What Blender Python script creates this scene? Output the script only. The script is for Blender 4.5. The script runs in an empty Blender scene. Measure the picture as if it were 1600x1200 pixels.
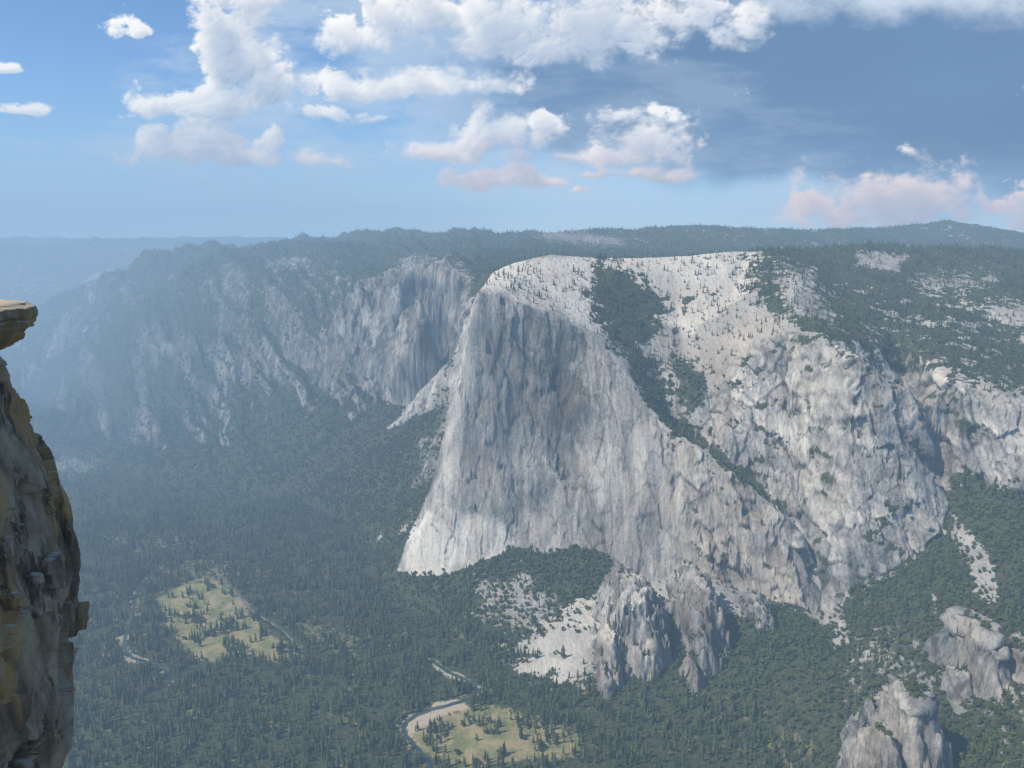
import bpy, math, random, time, bmesh
import numpy as np
from mathutils import Vector, Quaternion
from mathutils.geometry import delaunay_2d_cdt
T0=time.time()
rng=np.random.default_rng(7); random.seed(7)
scene=bpy.context.scene
scene.view_settings.view_transform='Standard'
scene.view_settings.look='None'; scene.view_settings.exposure=0
coll=scene.collection
PITCH=math.radians(10.6); CP,SP=math.cos(PITCH),math.sin(PITCH); CZ=1090.0; F=1200.0
def P(px,py,Y,dz=0):
    dx=(px-800)/F; dy=(600-py)/F
    t=Y/(CP+SP*dy)
    return (dx*t,Y,CZ+(-SP+CP*dy)*t+dz)
def V(px,py,z=0.0):
    dx=(px-800)/F; dy=(600-py)/F
    t=(z-CZ)/(-SP+CP*dy)
    return (dx*t,(CP+SP*dy)*t,z)
def proj(x,y,z):
    d=y*CP-(z-CZ)*SP; u=y*SP+(z-CZ)*CP
    return 800+F*x/d,600-F*u/d
# ---------------------------------------------------------------- noise
perm=rng.permutation(256).astype(np.int32); perm=np.concatenate([perm,perm])
g3=rng.normal(size=(256,3)).astype(np.float32); g3/=np.linalg.norm(g3,axis=1)[:,None]
r5=rng.random((256,8)).astype(np.float32)
def perlin(x,y,z=None):
    x=np.asarray(x,np.float32); y=np.asarray(y,np.float32)
    xi=np.floor(x).astype(np.int32); yi=np.floor(y).astype(np.int32)
    xf=x-xi; yf=y-yi
    u=xf*xf*xf*(xf*(xf*6-15)+10); v=yf*yf*yf*(yf*(yf*6-15)+10)
    if z is None:
        def gr(a,b,fx,fy):
            h=perm[perm[(xi+a)&255]+((yi+b)&255)]
            g=g3[h]; n=np.sqrt(g[...,0]**2+g[...,1]**2)+.3
            return (g[...,0]*fx+g[...,1]*fy)/n*1.3
        n0=gr(0,0,xf,yf)*(1-u)+gr(1,0,xf-1,yf)*u
        n1=gr(0,1,xf,yf-1)*(1-u)+gr(1,1,xf-1,yf-1)*u
        return (n0*(1-v)+n1*v)*1.4
    z=np.asarray(z,np.float32); zi=np.floor(z).astype(np.int32); zf=z-zi
    w=zf*zf*zf*(zf*(zf*6-15)+10)
    def gr3(a,b,c,fx,fy,fz):
        h=perm[perm[perm[(xi+a)&255]+((yi+b)&255)]+((zi+c)&255)]
        g=g3[h]
        return g[...,0]*fx+g[...,1]*fy+g[...,2]*fz
    r=0
    for c in (0,1):
        n0=gr3(0,0,c,xf,yf,zf-c)*(1-u)+gr3(1,0,c,xf-1,yf,zf-c)*u
        n1=gr3(0,1,c,xf,yf-1,zf-c)*(1-u)+gr3(1,1,c,xf-1,yf-1,zf-c)*u
        r=r+(n0*(1-v)+n1*v)*(w if c else 1-w)
    return r*1.5
def fbm(x,y,z=None,o=4,gain=.5):
    s=0;a=1.0;f=1.0
    for i in range(o):
        s=s+a*perlin(x*f+i*17.3,y*f+i*9.1,None if z is None else z*f+i*5.7); a*=gain; f*=2.03
    return s
def ridged(x,y,z=None,o=3,gain=.5):
    s=0;a=1.0;f=1.0;t=0
    for i in range(o):
        s=s+a*(1-2*np.abs(perlin(x*f+i*11.3,y*f+i*7.7,None if z is None else z*f+i*3.1))); t+=a; a*=gain; f*=2.1
    return s/t
def voro(x,y,z):
    x=np.asarray(x,np.float32);y=np.asarray(y,np.float32);z=np.asarray(z,np.float32)
    xi=np.floor(x).astype(np.int32);yi=np.floor(y).astype(np.int32);zi=np.floor(z).astype(np.int32)
    f1=np.full(x.shape,9.,np.float32);f2=f1.copy();hb=np.zeros(x.shape,np.int32);bx=np.zeros(x.shape,np.float32);by=bx.copy();bz=bx.copy()
    for a in (-1,0,1):
        for b in (-1,0,1):
            for c in (-1,0,1):
                h=perm[perm[perm[(xi+a)&255]+((yi+b)&255)]+((zi+c)&255)]
                q=r5[h]; dx=xi+a+q[:,0]-x; dy=yi+b+q[:,1]-y; dz=zi+c+q[:,2]-z
                d=dx*dx+dy*dy+dz*dz
                m=d<f1
                f2=np.where(m,f1,np.minimum(f2,d)); f1=np.where(m,d,f1); hb=np.where(m,h,hb)
                bx=np.where(m,dx,bx);by=np.where(m,dy,by);bz=np.where(m,dz,bz)
    q=r5[hb]
    off=(q[:,3]-.5)*1.2+(bx*(q[:,4]-.5)+by*(q[:,5]-.5)+bz*(q[:,6]-.5))*1.6
    return off,np.sqrt(f2)-np.sqrt(f1),q[:,7]
def sst(a,b,x):
    t=np.clip((x-a)/(b-a),0,1); return t*t*(3-2*t)
def terr(f,n):
    q=f*n; i=np.floor(q); r=q-i
    return (i+sst(.72,1,r))/n
# ---------------------------------------------------------------- control lines
lines=[]
def L(*p): lines.append([P(*q) for q in p])
def W(*p): lines.append(list(p))
def PT(*p):
    for q in p: lines.append([P(*q)])
def WP(*p):
    for q in p: lines.append([q])
L((620,892,2330),(660,898,2285),(700,897,2260),(760,872,2295),(803,845,2325),(850,862,2295),(900,853,2285),(960,868,2230),(1000,903,2180),(1060,900,2130),(1110,905,2110),(1180,928,2070),(1230,950,2030),(1280,972,1990))
L((620,892,2330),(655,825,2380),(695,735,2420),(716,600,2450),(728,500,2475),(740,458,2505))
L((740,458,2505),(765,455,2520),(800,470,2532),(870,492,2558),(930,530,2545),(975,575,2480),(1000,615,2400),(1040,665,2320),(1100,700,2260),(1160,745,2200),(1230,810,2130),(1260,880,2070),(1280,972,1990))
PT((690,840,2330),(745,800,2362),(735,740,2395),(750,640,2435),(765,700,2415),(775,580,2468),(810,700,2438),(800,560,2490),(810,780,2385),(875,700,2428),(880,580,2502),(875,780,2370),(955,720,2340),(945,620,2440),(1000,780,2250),(1000,700,2320),(1105,800,2180),(1060,760,2230),(1180,840,2120),(930,790,2300))
L((1040,620,2520,-20),(1060,655,2450,-50),(1110,692,2380,-65),(1170,742,2300,-65),(1240,805,2225,-60),(1272,885,2110,-30),(1292,960,1990,0))
PT((1110,610,2540),(1120,560,2650),(1130,500,2850),(1150,440,3050),(1180,650,2390),(1180,560,2520),(1240,700,2310),(1232,600,2390),(1240,470,2760),(1250,430,3000),
   (1290,800,2180),(1290,700,2250),(1290,600,2320),(1320,850,2050),(1330,750,2130),(1330,650,2190),(1425,780,2100),(1420,680,2170))
L((1130,545,2690),(1190,530,2560),(1235,520,2460),(1290,530,2370),(1335,548,2260),(1375,578,2240),(1430,600,2240),(1500,600,2260),(1560,610,2240),(1600,620,2220),(1750,640,2150))
L((1292,960,1990),(1310,945,1980),(1360,915,1990),(1420,880,2020),(1470,835,2060))
L((1470,835,2060),(1462,770,2170,-10),(1440,705,2290,-30))
L((1470,835,2060),(1500,745,2150),(1560,765,2100),(1600,775,2070),(1750,790,1950))
PT((1400,520,2700),(1500,520,2650),(1600,540,2600),(1750,540,2600),(1300,470,2900),(1450,450,3100),(1600,450,3000),(1750,460,3000),(1300,420,3300),(1500,410,3500),(1650,405,3500))
L((1190,393,3300),(1250,388,3500),(1400,385,3700),(1600,395,3700),(1750,398,3700))
L((1190,400,4300,-60),(1400,400,4500,-80),(1600,400,4500,-60))
L((762,440,2700),(775,422,2850),(805,410,2950),(860,397,3000),(940,403,3100),(1000,403,3150),(1080,400,3200),(1120,396,3200),(1190,393,3300))
PT((800,430,2800),(860,430,2850),(930,440,2900),(960,470,2850),(1000,520,2720),(1020,570,2620),(980,420,3000),(1060,430,3050),(1060,500,2880),(1070,560,2700),(870,460,2740),(925,490,2700),(800,450,2640))
L((860,400,3600,-80),(1000,400,3800,-80),(1190,400,4000,-80))
W((-114,2560,935),(-100,2720,945),(-80,2950,965),(-50,3200,940),(-40,3500,900))
W((-372,2400,45),(-322,2500,120),(-282,2600,205),(-250,2750,285),(-242,2900,345),(-245,3100,430),(-235,3300,570),(-215,3500,720),(-200,3800,930))
W((-165,2560,620),(-170,2700,620))
PT((640,768,2850),(650,700,3050),(690,640,3180),(668,700,3000))
# left buttress
L((545,572,3700),(575,600,3650),(600,627,3600),(648,635,3540),(692,632,3550))
L((535,472,3930),(575,482,3850),(600,432,3900),(640,402,3950),(690,413,3930),(720,430,3850))
PT((610,520,3740),(652,520,3560),(652,455,3700),(668,520,3860),(690,520,3930),(670,590,3780),(692,590,3800),(560,520,3820),(646,590,3545))
# left hillside
L((40,490,6800),(130,440,6000),(190,412,5600),(260,388,5600),(400,379,5800),(480,370,6000),(600,363,6200),(700,363,6400),(760,366,6500),(850,362,6500),(950,359,6800),(1050,353,7000),(1150,356,7000),(1250,359,7000),(1350,356,7200),(1420,350,7200),(1470,345,7200),(1530,352,7200),(1600,365,7000),(1800,375,7000))
L((100,500,5900),(200,450,5300),(300,430,4900),(420,410,4800),(500,415,4600),(560,430,4300))
L((150,520,5000),(250,500,4700),(350,500,4400),(450,500,4200),(520,500,4050))
L((100,620,4700),(200,600,4300),(300,600,4100),(400,600,3950),(500,600,3800))
L((150,700,3850),(250,700,3700),(350,700,3550),(450,700,3450),(550,700,3300),(600,680,3300))
L((800,385,5200,-30),(1000,385,5500,-40),(1200,380,5600,-50),(1400,375,5800,-60),(1600,380,5800,-40))
L((420,400,6800,-60),(700,380,7600,-80),(1000,370,8200,-80),(1400,365,8300,-80),(1700,370,8300,-60))
L((-100,370,13000),(0,371,13000),(60,374,13000),(120,381,13000),(200,374,13500),(300,371,13000),(390,380,12500),(500,384,12500))
L((-100,385,10500),(0,378,10500),(60,382,10500),(130,372,10500),(200,388,10200),(300,400,10000))
PT((0,440,8800),(100,432,8800),(150,412,9600),(30,505,7500),(-100,480,8000),(220,420,8000,-150))
lines.append([V(0,735),V(60,735),V(150,742),V(250,757),V(350,767),V(450,782),V(550,815),V(590,860),V(590,925),V(700,985),V(800,1045),V(900,1100),V(1000,1125),V(1100,1135),V(1200,1165),V(1245,1215)])
for px in range(-300,600,100):
    for py in (800,860,930,1010,1100,1200,1300): lines.append([V(px,py)])
for px in (600,700,800,900,1000,1100):
    for py in (1150,1210,1300): lines.append([V(px,py)])
lines.append([V(600,1000)]); lines.append([V(700,1070)]); lines.append([V(600,1080)]); lines.append([V(800,1100)])
WP((-2300,3000,0),(-2700,3700,0),(-3000,4200,20),(-4300,5700,120),(-5000,4500,600),(-1500,1300,0),(-1000,700,0),(0,700,0),(400,900,0),(900,900,220),(1500,900,420),(0,300,0),(-3200,1500,300),(-2400,500,200))
PT((1300,1000,1800),(1400,1000,1700),(1500,1000,1600),(1600,1000,1530),(1750,1000,1450),(1300,1100,1560),(1400,1100,1480),(1500,1100,1420),(1600,1100,1350),(1750,1100,1280),
   (1300,1200,1370),(1400,1200,1300),(1500,1200,1240),(1600,1200,1180),(1500,900,1800),(1600,900,1750),(1600,830,1900),(1750,900,1650),(1200,1060,1700),(1200,1000,1830),(1100,1030,1800),(1000,1010,1880),(900,950,2040))
WP((2600,2200,850),(3000,3000,980),(4500,5000,1120),(7000,7000,1200),(-14500,100,300),(14500,100,900),(-14500,16800,1100),(14500,16800,1100),(0,16800,1100),(-12000,9000,900),(12000,9000,1100),(0,11500,1050),(5000,11500,1050),(-7000,11800,800))
pts=[]
for ln in lines:
    if len(ln)==1: pts.append(ln[0]); continue
    for a,b in zip(ln[:-1],ln[1:]):
        d=math.hypot(a[0]-b[0],a[1]-b[1]); n=max(1,int(d/(60 if a[1]<3400 else 150)))
        for i in range(n):
            t=i/n; pts.append(tuple(a[k]+(b[k]-a[k])*t for k in range(3)))
    pts.append(ln[-1])
uniq=[]; seen=set()
for p in pts:
    k=(round(p[0]/10),round(p[1]/10))
    if k in seen: continue
    seen.add(k); uniq.append(p)
P3=np.array(uniq)
res=delaunay_2d_cdt([Vector((p[0],p[1])) for p in uniq],[],[],0,1e-4)
vs=[(v.x,v.y) for v in res[0]]; ov=res[3]; tris=[list(t) for t in res[2] if len(t)==3]
vz=[]
for i,v in enumerate(vs):
    if ov[i]: vz.append(uniq[ov[i][0]][2])
    else: vz.append(P3[np.argmin((P3[:,0]-v[0])**2+(P3[:,1]-v[1])**2),2])
vs=np.array(vs); vz=np.array(vz)
def raster(x0,x1,y0,y1,st,blur):
    nx=int((x1-x0)/st)+1; ny=int((y1-y0)/st)+1
    H=np.zeros((ny,nx),np.float32)
    for t in tris:
        A=vs[t]; Z=vz[t]
        i0=max(0,int((A[:,0].min()-x0)/st)); i1=min(nx-1,int((A[:,0].max()-x0)/st)+1)
        j0=max(0,int((A[:,1].min()-y0)/st)); j1=min(ny-1,int((A[:,1].max()-y0)/st)+1)
        if i1<i0 or j1<j0: continue
        X,Y=np.meshgrid(x0+st*np.arange(i0,i1+1),y0+st*np.arange(j0,j1+1))
        den=(A[1,1]-A[2,1])*(A[0,0]-A[2,0])+(A[2,0]-A[1,0])*(A[0,1]-A[2,1])
        if abs(den)<1e-6: continue
        a=((A[1,1]-A[2,1])*(X-A[2,0])+(A[2,0]-A[1,0])*(Y-A[2,1]))/den
        b=((A[2,1]-A[0,1])*(X-A[2,0])+(A[0,0]-A[2,0])*(Y-A[2,1]))/den
        c=1-a-b; m=(a>=-1e-5)&(b>=-1e-5)&(c>=-1e-5)
        sub=H[j0:j1+1,i0:i1+1]; sub[m]=(a*Z[0]+b*Z[1]+c*Z[2])[m]
    k=np.exp(-.5*(np.arange(-6,7)/blur)**2); k/=k.sum()
    for ax in (0,1):
        Hp=np.pad(H,[(6,6) if i==ax else (0,0) for i in (0,1)],mode='edge')
        H=sum(k[i]*(Hp[i:i+H.shape[0],:] if ax==0 else Hp[:,i:i+H.shape[1]]) for i in range(13))
    return (H,x0,y0,st)
def samp(R,x,y):
    H,x0,y0,st=R
    fx=np.clip((x-x0)/st,0,H.shape[1]-1.001); fy=np.clip((y-y0)/st,0,H.shape[0]-1.001)
    i=fx.astype(int); j=fy.astype(int); a=fx-i; b=fy-j
    return (H[j,i]*(1-a)+H[j,i+1]*a)*(1-b)+(H[j+1,i]*(1-a)+H[j+1,i+1]*a)*b
RN=raster(-3300,3300,700,4500,6,1.4)
RF=raster(-14200,14200,200,16600,40,1.3)
# ---------------------------------------------------------------- polar grid
rr=[1000.]
while rr[-1]<15600:
    r=rr[-1]
    d=5 if r<1350 else 4 if r<2000 else 2.9 if r<2750 else 3.3+(r-2750)/2700*8 if r<5500 else r*.003
    rr.append(r+d)
rr=np.array(rr,np.float64)
NC=1550
th=np.radians(np.linspace(-40.5,40.5,NC))
R_,TH=np.meshgrid(rr,th,indexing='ij')
X=(R_*np.sin(TH)); Y=(R_*np.cos(TH))
e=np.minimum(np.minimum(3250-np.abs(X),Y-720),4450-Y); wN=sst(0,250,e)
Z=samp(RN,X,Y)*wN+samp(RF,X,Y)*(1-wN)
PX,PY=proj(X,Y,Z)
def sdpoly(poly,pad=60,sel=None):
    poly=np.array(poly,float)
    S=np.full(X.shape,-1e3,np.float32)
    b=(PX>poly[:,0].min()-pad)&(PX<poly[:,0].max()+pad)&(PY>poly[:,1].min()-pad)&(PY<poly[:,1].max()+pad)
    if sel is not None: b&=sel
    x,y=PX[b],PY[b]; dm=np.full(x.shape,1e9); ins=np.zeros(x.shape,bool)
    for i in range(len(poly)):
        x1,y1=poly[i]; x2,y2=poly[(i+1)%len(poly)]
        ex,ey=x2-x1,y2-y1
        t=np.clip(((x-x1)*ex+(y-y1)*ey)/(ex*ex+ey*ey+1e-9),0,1)
        dm=np.minimum(dm,(x-x1-t*ex)**2+(y-y1-t*ey)**2)
        c=((y1>y)!=(y2>y))&(x<(x2-x1)*(y-y1)/((y2-y1) if y2!=y1 else 1e-9)+x1)
        ins^=c
    dm=np.sqrt(dm); S[b]=np.where(ins,dm,-dm); return S
EL=[(618,893),(660,900),(700,899),(760,874),(805,847),(850,862),(900,853),(960,868),(1000,905),(1060,900),(1110,900),(1180,925),(1230,950),(1285,975),(1270,890),(1235,810),(1165,745),(1105,700),(1045,665),(1040,640),(1050,560),(1060,470),(1195,440),(1195,388),(1080,395),(940,396),(860,390),(790,405),(740,440),(722,520),(708,600),(685,740),(645,820)]
WA=[(1045,665),(1105,700),(1165,745),(1235,810),(1270,890),(1285,980),(1300,942),(1400,905),(1440,860),(1475,830),(1440,770),(1432,700),(1480,722),(1560,762),(1660,775),(1660,605),(1520,590),(1440,595),(1370,570),(1330,540),(1240,508),(1205,480),(1190,430),(1060,470),(1050,560),(1040,640)]
N33=R_<3450
smooth0=sst(-60,-5,sdpoly(EL,100,N33))*(1-sst(1020,1120,PX))
wx=fbm(X/260,Y/260,o=3)*8*(1-smooth0); wy=fbm(X/260+50,Y/260+20,o=3)*8*(1-smooth0)
Z=samp(RN,X+wx,Y+wy)*wN+samp(RF,X+wx,Y+wy)*(1-wN)
floor=1-sst(4,60,Z)
far=sst(3200,4200,R_)
hill=(1-floor)
Z=Z+hill*((7+24*far)*fbm(X/420,Y/420,o=5)+4*(1-far)*ridged(X/90,Y/90,o=3))*(1-.85*smooth0)
left=far*(1-sst(-300,-150,X))*sst(0,120,Z)*(1-sst(6200,7500,R_))
gx=X*.85+Y*.5
gul=ridged(gx/300+.2*fbm(X/400,Y/400,o=2),Y/1500+gx/2600,o=5,gain=.55)
Z=Z+left*(125*gul-62)
rl=(1-far)*sst(700,900,X)*hill*(1-sst(1900,2050,Y))
Z=Z+rl*(26*ridged((X-Y*.2)/150,Y/500,o=4)-12)
Z=Z+sst(5200,7000,R_)*hill*26*fbm(X/260+9,Y/260,o=4)
spires=[]
def spire(px,py,Yc,rx,ry,H,pw=3.0,rg=7,kk=.0,back=1.0):
    x0,y0,zt=P(px,py,Yc); spires.append((x0,y0,rx,ry,back))
    global Z
    m=(np.abs(X-x0)<rx*1.8)&(np.abs(Y-y0)<ry*1.8/back)
    xx=X[m];yy=Y[m]
    a=((xx-x0)+(.28*terr(fbm(xx/34,yy/34,o=3),3)+.16*ridged(xx/17,yy/17,o=2))*rx*min(1,rg/10))/rx; b=((yy-y0)+fbm(xx/30+9,yy/30,o=3)*ry*.2)/ry
    b=np.where(b>0,b*back,b)
    d=np.sqrt(a*a+b*b)
    zs=zt+kk*(yy-y0)-H*d**pw+rg*ridged(xx/30,yy/30,o=3)-rg*.5+rg*.8*terr(fbm(xx/40+4,yy/40,o=2),3)
    k=Z[m]; Z[m]=np.maximum(k,zs)
spire(1000,932,1860,92,120,170,1.9,10,.14,.30)
spire(958,1000,1780,48,95,160,2.1,9,.35,.5)
spire(948,1050,1720,36,75,120,2.1,7,.35,.6)
spire(1105,918,1870,64,130,190,1.9,10,.14,.32)
spire(1100,985,1790,48,95,180,2.1,9,.35,.5)
spire(1088,1040,1715,36,75,130,2.1,7,.35,.6)
spire(1190,945,1910,56,80,130,1.8,10,.15,.40)
spire(1435,1078,1270,66,80,150,1.8,5,.1,.5)
spire(1382,1142,1235,50,60,120,1.9,5,.1,.6)
spire(1545,980,1460,50,90,150,1.7,6,.1,.5)
spire(1508,1050,1440,42,60,120,1.8,6,.1,.6)
spire(1597,1015,1430,36,60,120,1.8,6,.1,.6)
sgrp=[0,0,0,1,1,1,1,2,2,3,3,3]
def grad(Z):
    dr=np.gradient(Z,axis=0)/np.gradient(rr)[:,None]
    dt=np.gradient(Z,axis=1)/((th[1]-th[0])*R_)
    s,c=np.sin(TH),np.cos(TH)
    return dr*s+dt*c, dr*c-dt*s
Zs=Z.copy()
for k in range(3):
    Zs[1:-1]=(Zs[:-2]+2*Zs[1:-1]+Zs[2:])/4; Zs[:,1:-1]=(Zs[:,:-2]+2*Zs[:,1:-1]+Zs[:,2:])/4
zx,zy=grad(Zs); slope=np.sqrt(zx**2+zy**2)
nrm=1/np.sqrt(1+slope**2); nx,ny,nz=-zx*nrm,-zy*nrm,nrm
steep=sst(.65,1.5,slope)
near=1-sst(3400,5200,R_)
PX,PY=proj(X,Y,Z)
nA=fbm(X/70,Y/70,Z/70,o=5,gain=.6)
nB=fbm(X/18+40,Y/18,Z/18,o=4,gain=.6)
def pm(poly,soft=4,nz_=14,sel=None,n=None):
    s=sdpoly(poly,sel=sel); n=nA if n is None else n
    return sst(-soft,soft,s+nz_*n)
sEL=sdpoly(EL,sel=N33); sWA=sdpoly(WA,sel=N33)
east=sst(1020,1120,PX)*N33
smoothf=sst(-40,0,sEL)*(1-east)
edgeL=1-sst(15,70,PX-np.interp(PY,[455,490,600,735,825,892],[740,730,716,695,655,620]))
# ---------------------------------------------------------------- rock relief along the face normal
m=(steep>.02)&(R_<7000)
xm,ym,zm=X[m],Y[m],Z[m]; sf=smoothf[m]
amp=steep[m]*(.5+.5*near[m])
q1=fbm(xm/60,ym/160,zm/90,o=3)*.35; q2=fbm(xm/60+31,ym/160,zm/90,o=3)*.35
vA,bA,cA=voro(xm/58+q1+zm/260,ym/120+q2,zm/140+q1)
vB,bB,cB=voro(xm/21+q2*2+zm/90,ym/60+q1,zm/55+q2)
vC,bC,cC=voro(xm/9+q1*4,ym/20+q2*4,zm/18+q2*3)
ld=ridged(xm/170+zm/260,ym/220,zm/95,o=3)
vE,bE,cE=voro(xm/115+q1*.8+zm/230,ym/420+q2*.6,zm/300+q1*.8)
vF,bF,cF=voro(xm/34+q2*1.0-zm/300,ym/160+q1*.6,zm/140+q2*1.2)
dE=4*fbm(xm/190,ym/400,zm/400,o=2)+11*vE+3.4*vF+.9*vB+.4*vC
dW=26*ridged(xm/165+zm/420,ym/260,zm/520,o=2)+21*vA+8*vB+1.2*vC+10*sst(.3,.8,ld)-10
d=dE*sf*(1-.7*edgeL[m])+dW*(1-sf)*(1-.25*near[m])
lowm=((zm<260)&(ym<1960)); d=np.where(lowm,np.where(xm>620,6*vA+3*vB+.8*vC,9*vA+5*vB+1.*vC),d)
d*=amp
# long slanting cracks and flakes across the faces
dg1=np.abs(perlin(xm/150+zm/260+q1,ym/500,zm/420-xm/900)); dg2=np.abs(perlin(xm/210-zm/240+q2*.7+7,ym/500,zm/300))
dg=np.maximum(1-sst(0,.022,dg1),.8*(1-sst(0,.018,dg2)))
ledge=np.zeros(X.shape); ledge[m]=ld
crack=np.zeros(X.shape); crack[m]=np.maximum(np.maximum(np.maximum((1-sst(.0,.08,bA)),.7*(1-sst(0,.10,bB)))*(1-sf),sf*np.maximum(.8*(1-sst(0,.03,bE)),.45*(1-sst(0,.05,bF)))),.8*dg)
cellt=np.zeros(X.shape); cellt[m]=((cA-.5)*.55+(cB-.5)*.35)*(1-sf)+sf*((cE-.5)*.38+(cF-.5)*.36)
X2=X.copy();Y2=Y.copy();Z2=Z.copy()
X2[m]+=nx[m]*d; Y2[m]+=ny[m]*d; Z2[m]+=nz[m]*d*.4
mm=hill*(1-steep)
Z2+=mm*1.8*fbm(X/14,Y/14,o=2)*near
disp=np.zeros(X.shape); disp[m]=d
print('displaced',time.time()-T0,X.size)
# ---------------------------------------------------------------- land cover
mr=np.maximum(sst(-3,3,sEL+np.where(PX<740,2,8)*nA),sst(-4,4,sWA+16*nA))
mr=np.where(N33,mr,0)
rockS=sst(.95,1.45,slope+.25*nA)
veg=1-np.maximum(mr,rockS*near)
def forest(poly,v=1.0,nz_=16,sel=None,n=None):
    global veg
    k=pm(poly,4,nz_,sel,n); veg=np.maximum(veg,k*v)
def rock(poly,v=1.0,nz_=16,sel=None,n=None):
    global veg
    k=pm(poly,4,nz_,sel,n); veg=veg*(1-k*v)
nC=.6*nA+.6*nB
forest([(930,408),(985,425),(1040,465),(1030,520),(1000,550),(1035,600),(1045,650),(1110,685),(1120,705),(1045,675),(1005,620),(965,545),(925,490),(920,450)],1,26,N33,nC)
forest([(1110,685),(1165,732),(1230,790),(1224,805),(1160,755),(1105,708)],.8,12,N33,nC)
forest([(1050,560),(1110,570),(1100,640),(1060,650)],.6,26,N33,nC)
forest([(1180,392),(1660,392),(1660,615),(1500,590),(1430,585),(1375,565),(1290,525),(1235,480),(1200,470),(1170,430)],1,50,N33,nC)
pl=sst(-10,10,sdpoly([(1180,392),(1660,392),(1660,615),(1430,585),(1235,480),(1170,430)],sel=N33))
veg=veg*(1-.8*pl*sst(.02,.5,.8*nA+.4*nB))
rock([(1335,395),(1420,400),(1400,425),(1340,415)],.9,14,None,nC); rock([(1540,470),(1620,480),(1620,520),(1560,510)],.9,30,None,nC)
rock([(1430,430),(1560,425),(1540,450),(1450,455)],.6,36,None,nC); rock([(1210,420),(1270,425),(1300,500),(1240,500)],.8,36,None,nC)
rock([(1380,590),(1480,580),(1480,600),(1400,605)],.8,14)
lw=sst(-5,15,sWA)+east*sst(-5,15,sEL)
ledv=np.clip(lw,0,1)*sst(.60,.85,ledge+.25*nB)*sst(-.2,.4,nA)
veg=np.maximum(veg,.8*ledv)
veg=np.maximum(veg,.8*np.clip(lw,0,1)*sst(-8,-17,disp)*sst(-.3,.3,nB))
rock([(745,905),(800,900),(850,915),(870,950),(810,985),(755,965)],.6,40,None,nC)
rock([(915,935),(1000,905),(1060,920),(1040,990),(960,1010),(905,1065),(820,1060),(795,1010),(850,985)],1,28,None,nC)
rock([(960,865),(1060,890),(1180,920),(1200,965),(1120,960),(1040,950),(940,965)],.95,20,None,nC)
rock([(1478,810),(1520,830),(1560,900),(1555,950),(1530,930),(1500,860)],.8,14,None,nC)
rock([(1440,700),(1470,740),(1475,830),(1455,820)],.9,6)
rock([(1292,930),(1312,935),(1325,1000),(1305,1010)],.8,10,None,nC)
rock([(1380,980),(1480,960),(1450,1060),(1350,1080),(1310,1100),(1330,1040)],.42,54,None,nC)
veg=veg*(1-.5*rl*sst(.62,.9,ridged((X-Y*.2)/150,Y/500,o=4)+.35*nB))
forest([(1330,930),(1420,890),(1470,840),(1480,900),(1400,960)],1,34,N33,nC)
forest([(1490,730),(1600,790),(1600,860),(1500,800)],1,30,N33,nC)
LB=[(600,432),(640,398),(700,408),(735,425),(722,480),(703,560),(694,632),(610,632),(575,602),(545,570),(535,490),(590,480)]
kLB=pm(LB,6,22,R_>3300,nC); veg=veg*(1-kLB)
slabs=[(640,700),(700,620),(712,700),(690,760),(630,768)]
kSl=sst(-30,0,sdpoly(slabs+[(655,800)],sel=R_>2440))*(R_<3450)*(1-sst(-4,4,sEL)) ; veg=np.maximum(veg,.5*kSl*sst(-.5,.3,nC))
dsl=fbm(gx/95,(Y+Z)/1100,o=5,gain=.55)
patch=sst(-.2,.75,dsl*.9+.4*fbm(X2/380,Y2/380,o=2)+.12*nB+.4*gul)
upper=sst(-90,60,sdpoly([(30,460),(130,430),(300,405),(500,400),(560,470),(540,580),(450,620),(350,660),(200,730),(60,740),(30,600)],120))
rimb=sst(-10,20,sdpoly([(260,430),(340,415),(520,412),(560,440),(530,520),(440,540),(380,500),(300,470)],sel=R_>3600)+30*nC)
lm=(R_>3600)&(R_<6800)
veg=np.where(lm,veg*(1-.56*patch*upper)*(1-.5*rimb*sst(-.2,.4,nC)),veg)
veg=np.where(R_>6000,veg*(1-.6*sst(.35,.6,nA+.5*fbm(X2/900,Y2/900,o=2))),veg)
rock([(830,362),(900,360),(1010,378),(960,385),(860,378)],.8,14,R_>4000,nC)
rock([(415,405),(480,403),(470,415),(420,418)],.8,14,R_>4000,nC)
rock([(150,428),(180,415),(150,435),(130,440)],.8,8,R_>4000)
rock([(60,725),(160,705),(155,735),(90,735)],.5,16,R_>3000,nC)
spid=np.full(X.shape,-1)
for i,(x0,y0,rx,ry,bk) in enumerate(spires):
    yb=(Y-y0)/(ry*1.35); yb=np.where(yb>0,yb*bk,yb)
    q=((X-x0)/(rx*1.5))**2+yb**2
    spid[(q<1)&(slope>.75)&(sEL<-2)]=sgrp[i]
spm=spid>=0
veg=np.where(spm,veg*.15,veg)
def vline(*p): return [V(*q)[:2] for q in p]
M1=[(240,932),(262,924),(290,910),(330,902),(372,928),(400,968),(440,1002),(475,1028),(430,1033),(380,1028),(330,1036),(295,1026),(285,1005),(245,985),(258,960)]
M2=[(628,1135),(690,1108),(780,1103),(850,1122),(905,1150),(897,1182),(850,1186),(770,1200),(700,1195),(650,1165)]
mead=np.maximum(pm(M1,5,9,None,nC),pm(M2,5,14,None,nC))*floor
mead=np.maximum(mead,.5*pm([(160,838),(300,838),(300,855),(200,858)],3,30,None,nC)*floor)
mead=np.maximum(mead,.5*pm([(450,960),(480,970),(560,1000),(550,1030),(500,1015)],3,30,None,nC)*floor)
mead=np.maximum(mead,.5*pm([(250,890),(340,870),(420,900),(340,905)],3,34,None,nC)*floor)
mead=np.maximum(mead,.55*sst(.38,.66,nA+.35*nB)*floor*(R_<2700))
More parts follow.
